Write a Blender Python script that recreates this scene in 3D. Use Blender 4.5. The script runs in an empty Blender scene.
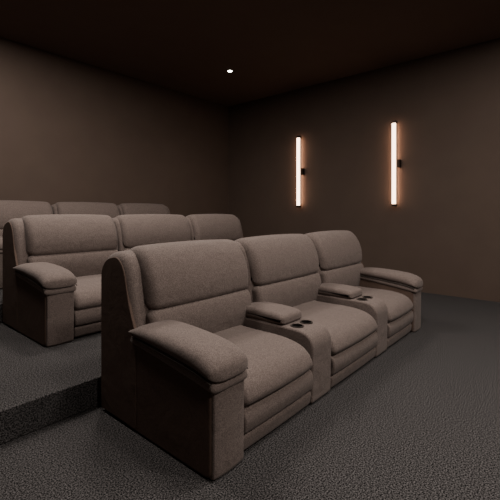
import bpy, bmesh, math
from mathutils import Vector

# ------------------------------------------------------------ helpers
scene = bpy.context.scene
def link(o, parent=None):
    scene.collection.objects.link(o)
    if parent: o.parent = parent
    return o

def mat(name, col, rough=0.9, col2=None, nscale=300, bump=0.0, bscale=300, wrinkle=0.0, wscale=6, sheen=0.0, spec=0.3, metal=0.0, emis=None, estr=0, lo=.35, hi=.65, bdist=.004):
    m = bpy.data.materials.new(name); m.use_nodes = True
    nt = m.node_tree; b = nt.nodes['Principled BSDF']
    b.inputs['Base Color'].default_value = (*col, 1)
    b.inputs['Roughness'].default_value = rough
    b.inputs['Metallic'].default_value = metal
    b.inputs['Specular IOR Level'].default_value = spec
    if sheen:
        b.inputs['Sheen Weight'].default_value = sheen
        b.inputs['Sheen Roughness'].default_value = .5
    tc = nt.nodes.new('ShaderNodeTexCoord')
    if col2:
        n = nt.nodes.new('ShaderNodeTexNoise'); n.inputs['Scale'].default_value = nscale; n.inputs['Detail'].default_value = 3
        nt.links.new(tc.outputs['Object'], n.inputs['Vector'])
        r = nt.nodes.new('ShaderNodeValToRGB')
        r.color_ramp.elements[0].position = lo; r.color_ramp.elements[1].position = hi
        r.color_ramp.elements[0].color = (*col, 1); r.color_ramp.elements[1].color = (*col2, 1)
        nt.links.new(n.outputs['Fac'], r.inputs['Fac'])
        nt.links.new(r.outputs['Color'], b.inputs['Base Color'])
    last = None
    if bump:
        n = nt.nodes.new('ShaderNodeTexNoise'); n.inputs['Scale'].default_value = bscale; n.inputs['Detail'].default_value = 2
        nt.links.new(tc.outputs['Object'], n.inputs['Vector'])
        bp = nt.nodes.new('ShaderNodeBump'); bp.inputs['Strength'].default_value = bump; bp.inputs['Distance'].default_value = bdist
        nt.links.new(n.outputs['Fac'], bp.inputs['Height']); last = bp
    if wrinkle:
        n = nt.nodes.new('ShaderNodeTexNoise'); n.inputs['Scale'].default_value = wscale; n.inputs['Detail'].default_value = 3
        n.inputs['Distortion'].default_value = .6
        nt.links.new(tc.outputs['Object'], n.inputs['Vector'])
        bp = nt.nodes.new('ShaderNodeBump'); bp.inputs['Strength'].default_value = wrinkle; bp.inputs['Distance'].default_value = .03
        nt.links.new(n.outputs['Fac'], bp.inputs['Height'])
        if last: nt.links.new(last.outputs['Normal'], bp.inputs['Normal'])
        last = bp
    if last: nt.links.new(last.outputs['Normal'], b.inputs['Normal'])
    if emis:
        b.inputs['Emission Color'].default_value = (*emis, 1); b.inputs['Emission Strength'].default_value = estr
    return m

FAB  = mat('taupe_fabric', (.076,.058,.051), .95, (.150,.118,.104), 180, .3, 240, .38, 6, sheen=.05, lo=.37, hi=.65)
SIDE = mat('shaded_side_fabric', (.062,.039,.029), .85, (.082,.053,.040), 200, .2, 260, .22, 5)  # same taupe upholstery; dim warm light on the sides put into the colour
PIPE = mat('dark_piping', (.035,.028,.024), .8)
BLACK = mat('black_plastic', (.012,.011,.011), .45)
RING = mat('cup_ring', (.06,.05,.045), .4, metal=.6)
WALL = mat('brown_wall_paint', (.068,.046,.035), .75, (.073,.050,.038), 3, .12, 120)
CEIL = mat('brown_ceiling_paint', (.115,.077,.059), .85, (.120,.081,.062), 3, .1, 120)
CARPET = mat('speckled_carpet', (.006,.006,.006), 1.0, (.108,.101,.100), 130, .6, 150, spec=.03, lo=.40, hi=.70, bdist=.002)
BRONZE = mat('dark_bronze', (.03,.02,.015), .4, metal=.8)
GLOW = mat('sconce_diffuser', (.9,.8,.7), .4, emis=(1,.66,.46), estr=8)
LAMP = mat('downlight_or_fill_lens', (.9,.9,.9), .4, emis=(1,.93,.85), estr=25)

def finish(bm, name, m, parent=None, smooth=True):
    bmesh.ops.recalc_face_normals(bm, faces=bm.faces)
    me = bpy.data.meshes.new(name); bm.to_mesh(me); bm.free()
    if smooth:
        for p in me.polygons: p.use_smooth = True
    me.materials.append(m)
    return link(bpy.data.objects.new(name, me), parent)

def box(name, a, b, m, parent=None, bevel=0):
    bm = bmesh.new(); bmesh.ops.create_cube(bm, size=1)
    for v in bm.verts:
        v.co = Vector([(a[i]+b[i])/2 + v.co[i]*(b[i]-a[i]) for i in range(3)])
    if bevel:
        bmesh.ops.bevel(bm, geom=bm.edges[:], offset=bevel, segments=3, affect='EDGES', profile=.5)
    return finish(bm, name, m, parent, smooth=False)

def cr(pts, n=6, closed=True):
    out = []; N = len(pts)
    rng = range(N) if closed else range(N-1)
    for i in rng:
        if closed: p = [pts[(i+k-1) % N] for k in range(4)]
        else: p = [pts[max(0, min(N-1, i+k-1))] for k in range(4)]
        for j in range(n):
            t = j/n
            out.append(tuple(0.5*((2*p[1][d])+(-p[0][d]+p[2][d])*t+(2*p[0][d]-5*p[1][d]+4*p[2][d]-p[3][d])*t*t+(-p[0][d]+3*p[1][d]-3*p[2][d]+p[3][d])*t**3) for d in range(len(pts[0]))))
    if not closed: out.append(pts[-1])
    return out

def roundpoly(pts, r, n=5):
    out = []; N = len(pts)
    for i in range(N):
        P = Vector(pts[i]); A = Vector(pts[i-1]); B = Vector(pts[(i+1) % N])
        rr = r[i] if isinstance(r, (list, tuple)) else r
        da = (A-P); db = (B-P)
        ra = min(rr, da.length*.49); rb = min(rr, db.length*.49)
        s = P+da.normalized()*ra; e = P+db.normalized()*rb
        for j in range(n+1):
            t = j/n
            out.append(tuple(s*(1-t)**2+P*2*t*(1-t)+e*t*t))
    res = []
    for i in range(len(out)):
        a = Vector(out[i]); b = Vector(out[(i+1) % len(out)])
        res.append(tuple(a)); L = (b-a).length; k = int(L/.05)
        for j in range(1, k+1):
            res.append(tuple(a.lerp(b, j/(k+1))))
    return res

def normals(P):
    N = len(P); area = sum(P[i][0]*P[(i+1) % N][1]-P[(i+1) % N][0]*P[i][1] for i in range(N))
    s = 1 if area > 0 else -1; out = []
    for i in range(N):
        t = Vector(P[(i+1) % N])-Vector(P[i-1])
        if t.length < 1e-9: t = Vector((1, 0))
        t.normalize(); out.append(Vector((t.y, -t.x))*s)
    return out

def loft(name, prof, x0, x1, m, parent, r=.04, puff=0.0, nx=14):
    """closed YZ profile swept along X with rounded ends and a soft crown"""
    nr = normals(prof); k = 6
    st = [(x0+r*(1-math.cos(math.pi/2*j/k)), r*(1-math.sin(math.pi/2*j/k))) for j in range(k+1)]
    mid = [(x0+r+(x1-x0-2*r)*j/nx, 0) for j in range(1, nx)]
    en = [(x0+x1-x, i) for x, i in reversed(st)]
    bm = bmesh.new(); rings = []
    for x, ins in st+mid+en:
        u = (x-x0)/(x1-x0)
        pf = puff*(max(0, math.sin(math.pi*u)))**.6
        ring = []
        for p, n in zip(prof, nr):
            q = Vector(p)-n*(ins-pf)
            ring.append(bm.verts.new(Vector((x, q.x, q.y))))
        rings.append(ring)
    for a, b in zip(rings, rings[1:]):
        for i in range(len(a)):
            bm.faces.new((a[i], a[(i+1) % len(a)], b[(i+1) % len(a)], b[i]))
    for rg in (rings[0], rings[-1]):
        bm.faces.new(rg)
    o = finish(bm, name, m, parent)
    wn = o.modifiers.new('weighted', 'WEIGHTED_NORMAL'); wn.weight = 90
    return o

def pillow(name, top, bot, x0, x1, m, parent, pull=.05, ex=3.2, nx=28):
    """pillow pad: paired top/bottom YZ curves closing together towards both X edges"""
    T = cr(top, 5, False); B = cr(bot, 5, False); n = len(T)
    bm = bmesh.new(); rings = []
    for j in range(nx+1):
        w = -math.cos(math.pi*j/nx)
        s = max(0.0, 1-abs(w)**ex)**.5
        x = (x0+x1)/2+(x1-x0)/2*w
        ring = []
        y0 = min(p[0] for p in T+B)
        for P in (T, B[::-1]):
            for i, p in enumerate(P):
                k = i if P is T else n-1-i
                mid = (Vector(T[k])+Vector(B[k]))/2
                q = mid+(Vector(p)-mid)*s
                q.x += pull*(1-s)*max(0, 1-(q.x-y0)/.25)
                ring.append(bm.verts.new((x, q.x, q.y)))
        rings.append(ring)
    for a, b in zip(rings, rings[1:]):
        for i in range(len(a)):
            bm.faces.new((a[i], a[(i+1) % len(a)], b[(i+1) % len(a)], b[i]))
    bmesh.ops.remove_doubles(bm, verts=bm.verts, dist=.0005)
    return finish(bm, name, m, parent)

def tube(name, pts, rad, m, parent):
    cu = bpy.data.curves.new(name, 'CURVE'); cu.dimensions = '3D'; cu.bevel_depth = rad; cu.bevel_resolution = 2
    s = cu.splines.new('POLY'); s.points.add(len(pts)-1)
    for i, p in enumerate(pts): s.points[i].co = (*p, 1)
    cu.materials.append(m)
    return link(bpy.data.objects.new(name, cu), parent)

def cyl(name, c, rad, z0, z1, m, parent=None, n=32, inner=None):
    bm = bmesh.new()
    def circ(R, z): return [bm.verts.new((c[0]+R*math.cos(2*math.pi*i/n), c[1]+R*math.sin(2*math.pi*i/n), z)) for i in range(n)]
    a = circ(rad, z0); b = circ(rad, z1)
    def sk(a, b):
        for i in range(n): bm.faces.new((a[i], a[(i+1) % n], b[(i+1) % n], b[i]))
    sk(a, b)
    if inner:
        c2 = circ(inner, z0); d = circ(inner, z1); sk(c2, d); sk(a, c2); sk(b, d)
    else:
        bm.faces.new(a); bm.faces.new(b)
    return finish(bm, name, m, parent, smooth=False)

# ------------------------------------------------------------ sofa
L = 3.37
ARM = .25
CON = [(.98, 1.26), (2.11, 2.39)]
SEAT = [(ARM, .98), (1.26, 2.11), (2.39, L-ARM)]
BACK = [(0, 1.115), (1.125, 2.245), (2.255, L)]

def build_sofa(root):
    box('plinth', (.03, .06, 0), (L-.03, 1.06, .12), BLACK, root, .005)
    for i, (a, b) in enumerate(SEAT):
        a += .004; b -= .004
        seat = cr([(.74,.445),(.62,.448),(.52,.447),(.42,.448),(.32,.449),(.2,.443),(.09,.42),(.022,.375),(-.008,.32),(.0,.285),(.04,.262),(.12,.258),(.4,.258),(.74,.258)], 4)
        loft('seat_cushion_%d' % (i+1), seat, a, b, FAB, root, r=.036, puff=.014)
        up = roundpoly([(.004,.262),(-.014,.19),(.008,.115),(.2,.115),(.2,.262)], [.03,.08,.03,.03,.03])
        loft('footrest_upper_%d' % (i+1), up, a, b, FAB, root, r=.016, puff=.006)
        lo = roundpoly([(.006,.112),(.022,.012),(.2,.012),(.2,.112)], .03)
        loft('footrest_lower_%d' % (i+1), lo, a, b, FAB, root, r=.015, puff=.004)
    for s, (a, b) in enumerate([(0, ARM), (L-ARM, L)]):
        body = roundpoly([(.0,.004),(.0,.47),(.62,.55),(.8,.55),(.8,.004)], .05)
        loft('arm_body_%d' % (s+1), body, a+.002, b-.002, SIDE, root, r=.016)
        gus = roundpoly([(-.010,.006),(-.014,.465),(.05,.47),(.05,.006)], .02)
        loft('arm_front_%d' % (s+1), gus, a+.012, b-.006, FAB, root, r=.010, puff=.010)
        lo_t = [(-.034,.475),(-.02,.505),(.04,.530),(.15,.548),(.3,.563),(.5,.580),(.70,.598)]
        lo_b = [(-.034,.462),(-.02,.446),(.04,.452),(.15,.468),(.3,.488),(.5,.515),(.70,.535)]
        pillow('arm_pad_lower_%d' % (s+1), lo_t, lo_b, a-.012, b+.012, FAB, root, pull=.02, ex=9)
        up_t = [(-.046,.540),(-.036,.580),(.01,.616),(.10,.644),(.26,.660),(.45,.668),(.62,.662),(.71,.63)]
        up_b = [(-.046,.520),(-.038,.500),(.01,.498),(.10,.514),(.26,.535),(.45,.556),(.62,.572),(.71,.60)]
        pillow('arm_pad_upper_%d' % (s+1), up_t, up_b, a-.022, b+.022, FAB, root, pull=.045, ex=3.8)
        ln = cr([(-.018,.498),(.02,.512),(.12,.532),(.3,.553),(.5,.572),(.66,.587)], 5, False)
        for e, xx in enumerate((a-.014, b+.014)):
            tube('arm_piping_%d_%d' % (s+1, e+1), [(xx, y, z) for y, z in ln], .0045, PIPE, root)
    for k, (a, b) in enumerate(CON):
        body = roundpoly([(.012,.006),(.005,.43),(.045,.488),(.12,.51),(.75,.512),(.75,.006)], [.03,.04,.04,.05,.03,.03])
        o = loft('console_body_%d' % (k+1), body, a+.003, b-.003, FAB, root, r=.018)
        o.modifiers.clear()
        xs = ((a+b)/2-.062, (a+b)/2+.062)
        for x in xs:
            cut = cyl('cutter', (x, .185), .042, .44, .60, BLACK)
            md = o.modifiers.new('b', 'BOOLEAN'); md.object = cut; md.operation = 'DIFFERENCE'; md.solver = 'EXACT'
            bpy.context.view_layer.objects.active = o
            bpy.ops.object.modifier_apply(modifier='b')
            bpy.data.objects.remove(cut, do_unlink=True)
            cyl('cup_holder_ring', (x, .185), .049, .508, .516, RING, root, inner=.039)
            cyl('cup_holder_well', (x, .185), .0415, .445, .512, BLACK, root, inner=.039)
            cyl('cup_holder_base', (x, .185), .041, .441, .446, BLACK, root)
        wn = o.modifiers.new('weighted', 'WEIGHTED_NORMAL'); wn.weight = 90
        pad = cr([(.29,.515),(.265,.54),(.28,.575),(.36,.59),(.5,.594),(.66,.59),(.70,.57),(.70,.53),(.66,.512),(.5,.51)], 5)
        loft('console_pad_%d' % (k+1), pad, a+.002, b-.002, FAB, root, r=.032, puff=.008)
    for i, (a, b) in enumerate(BACK):
        shell = roundpoly([(.70,.30),(.70,.70),(.77,1.02),(.87,1.105),(1.03,1.075),(1.10,.98),(1.10,.03),(.74,.03)], [.08,.2,.12,.08,.08,.08,.08,.08])
        loft('back_shell_%d' % (i+1), shell, a, b, FAB, root, r=.06, puff=.006)
        ca = SEAT[i][0]-.10 if i else .10
        cb = SEAT[i][1]+.10 if i < 2 else L-.10
        upper = cr([(.668,.735),(.652,.80),(.660,.89),(.688,.975),(.735,1.052),(.80,1.108),(.89,1.118),(.98,1.085),(1.01,1.03),(.96,.98),(.90,.90),(.85,.80),(.84,.735),(.75,.715)], 6)
        loft('head_cushion_%d' % (i+1), upper, ca, cb, FAB, root, r=.068, puff=.017)
        lower = cr([(.668,.43),(.642,.50),(.630,.58),(.636,.66),(.664,.715),(.74,.725),(.82,.71),(.84,.58),(.82,.44),(.74,.42)], 5)
        loft('lumbar_cushion_%d' % (i+1), lower, ca, cb, FAB, root, r=.045, puff=.012)
    for s, (a, b) in enumerate([(-.001, .02), (L-.02, L+.001)]):
        side = roundpoly([(.66,.02),(.66,.60),(.74,.76),(.80,1.00),(.88,1.07),(1.02,1.04),(1.085,.96),(1.085,.02)], [.02,.05,.2,.08,.05,.05,.06,.02])
        loft('outer_side_panel_%d' % (s+1), side, a, b, SIDE, root, r=.006, nx=2)

root = bpy.data.objects.new('recliner_sofa', None); link(root)
build_sofa(root)
parts = list(root.children)
X0 = 1.30; STEP = .20
root.location = (X0, 1.38, 0)
for yy, zz in ((3.42, STEP), (5.42, 2*STEP)):
    r2 = bpy.data.objects.new('recliner_sofa', None); link(r2)
    for p in parts:
        q = p.copy(); link(q, r2)
    r2.location = (X0+(.08 if zz > .3 else 0), yy, zz)

# ------------------------------------------------------------ room
W = 6.80; D = 6.56; H = 4.0; XL = -1.8; YF = -3.2; T = .15
box('floor', (XL-T, YF-T, -.15), (W+T, D+T, 0), CARPET)
box('wall_back', (XL-T, D, 0), (W+T, D+T, H+T), WALL)
box('wall_right', (W, YF-T, 0), (W+T, D, H+T), WALL)
box('wall_left', (XL-T, YF-T, 0), (XL, D, H+T), WALL)
box('wall_front', (XL, YF-T, 0), (W, YF, H+T), WALL)
box('ceiling', (XL, YF, H), (W, D, H+T), CEIL)
g = .001
box('floor_platform', (XL+g, 2.53, 0), (W-g, 4.54, STEP), CARPET, None, .008)
box('floor_platform', (XL+g, 4.54+g, 0), (W-g, D-g, 2*STEP), CARPET, None, .008)

# ------------------------------------------------------------ sconces
for i, y in enumerate((4.42, 2.42)):
    s = bpy.data.objects.new('wall_sconce', None); link(s)
    box('back_bar', (W-.085, y-.050, 1.47), (W-.065, y-.032, 2.97), BRONZE, s, .004)
    box('end_cap', (W-.125, y-.050, 2.93), (W-.06, y+.032, 2.975), BRONZE, s, .004)
    box('end_cap', (W-.125, y-.050, 1.465), (W-.06, y+.032, 1.51), BRONZE, s, .004)
    box('diffuser', (W-.120, y-.030, 1.505), (W-.074, y+.030, 2.935), GLOW, s, .008)
    box('bracket', (W-.09, y-.095, 2.15), (W, y-.05, 2.29), BRONZE, s, .006)
    l = bpy.data.lights.new('wall_halo_lamp', 'AREA'); l.shape = 'RECTANGLE'; l.size = .02; l.size_y = 1.40; l.energy = 3.6  # added unseen lamp for the warm halo on the wall
    l.color = (1, .52, .32)
    o = bpy.data.objects.new('wall_halo_lamp', l); link(o, s); o.location = (W-.070, y, 2.22)
    o.rotation_euler = (math.pi/2, 0, -math.pi/2)

# ------------------------------------------------------------ ceiling lights, most of them added fill
def downlight_or_fill(x, y, power, rad=.25, spread=180):
    d = bpy.data.objects.new('ceiling_downlight_or_fill', None); link(d)
    cyl('trim_ring', (x, y), .055, H-.006, H, BRONZE, d, inner=.040)
    cyl('lens', (x, y), .040, H-.008, H-.001, LAMP, d)
    l = bpy.data.lights.new('downlight_or_fill_lamp', 'AREA'); l.shape = 'DISK'; l.size = rad; l.energy = power
    l.color = (1, .91, .84); l.spread = math.radians(spread)
    o = bpy.data.objects.new('downlight_or_fill_lamp', l); link(o, d); o.location = (x, y, H-.012)
downlight_or_fill(5.10, 4.88, 4, .06, 120)
for x, y, p in ((2.0, .9, 50), (3.4, .5, 58), (5.2, .2, 18), (1.0, 3.2, 50), (2.3, 3.8, 80), (1.0, 5.1, 55), (.9, -1.8, 85), (2.9, -1.8, 110), (5.2, -1.8, 35)):  # added ceiling fill lights outside the view, housed like the one real fixture
    downlight_or_fill(x, y, p, .5)

w = bpy.data.worlds.new('world'); scene.world = w; w.use_nodes = True
w.node_tree.nodes['Background'].inputs['Color'].default_value = (.01, .008, .007, 1)

# ------------------------------------------------------------ camera
cam = bpy.data.cameras.new('camera'); co = bpy.data.objects.new('camera', cam); link(co)
F = 378.0; VPR = 325.0
cam.sensor_width = 36; cam.lens = F/500*36
cam.shift_y = -(250-213)/500
ang = math.atan(VPR/F)
co.location = (0, 0, 1.35)
co.rotation_euler = (math.pi/2, 0, ang-math.pi/2)
cam.clip_start = .05
scene.camera = co
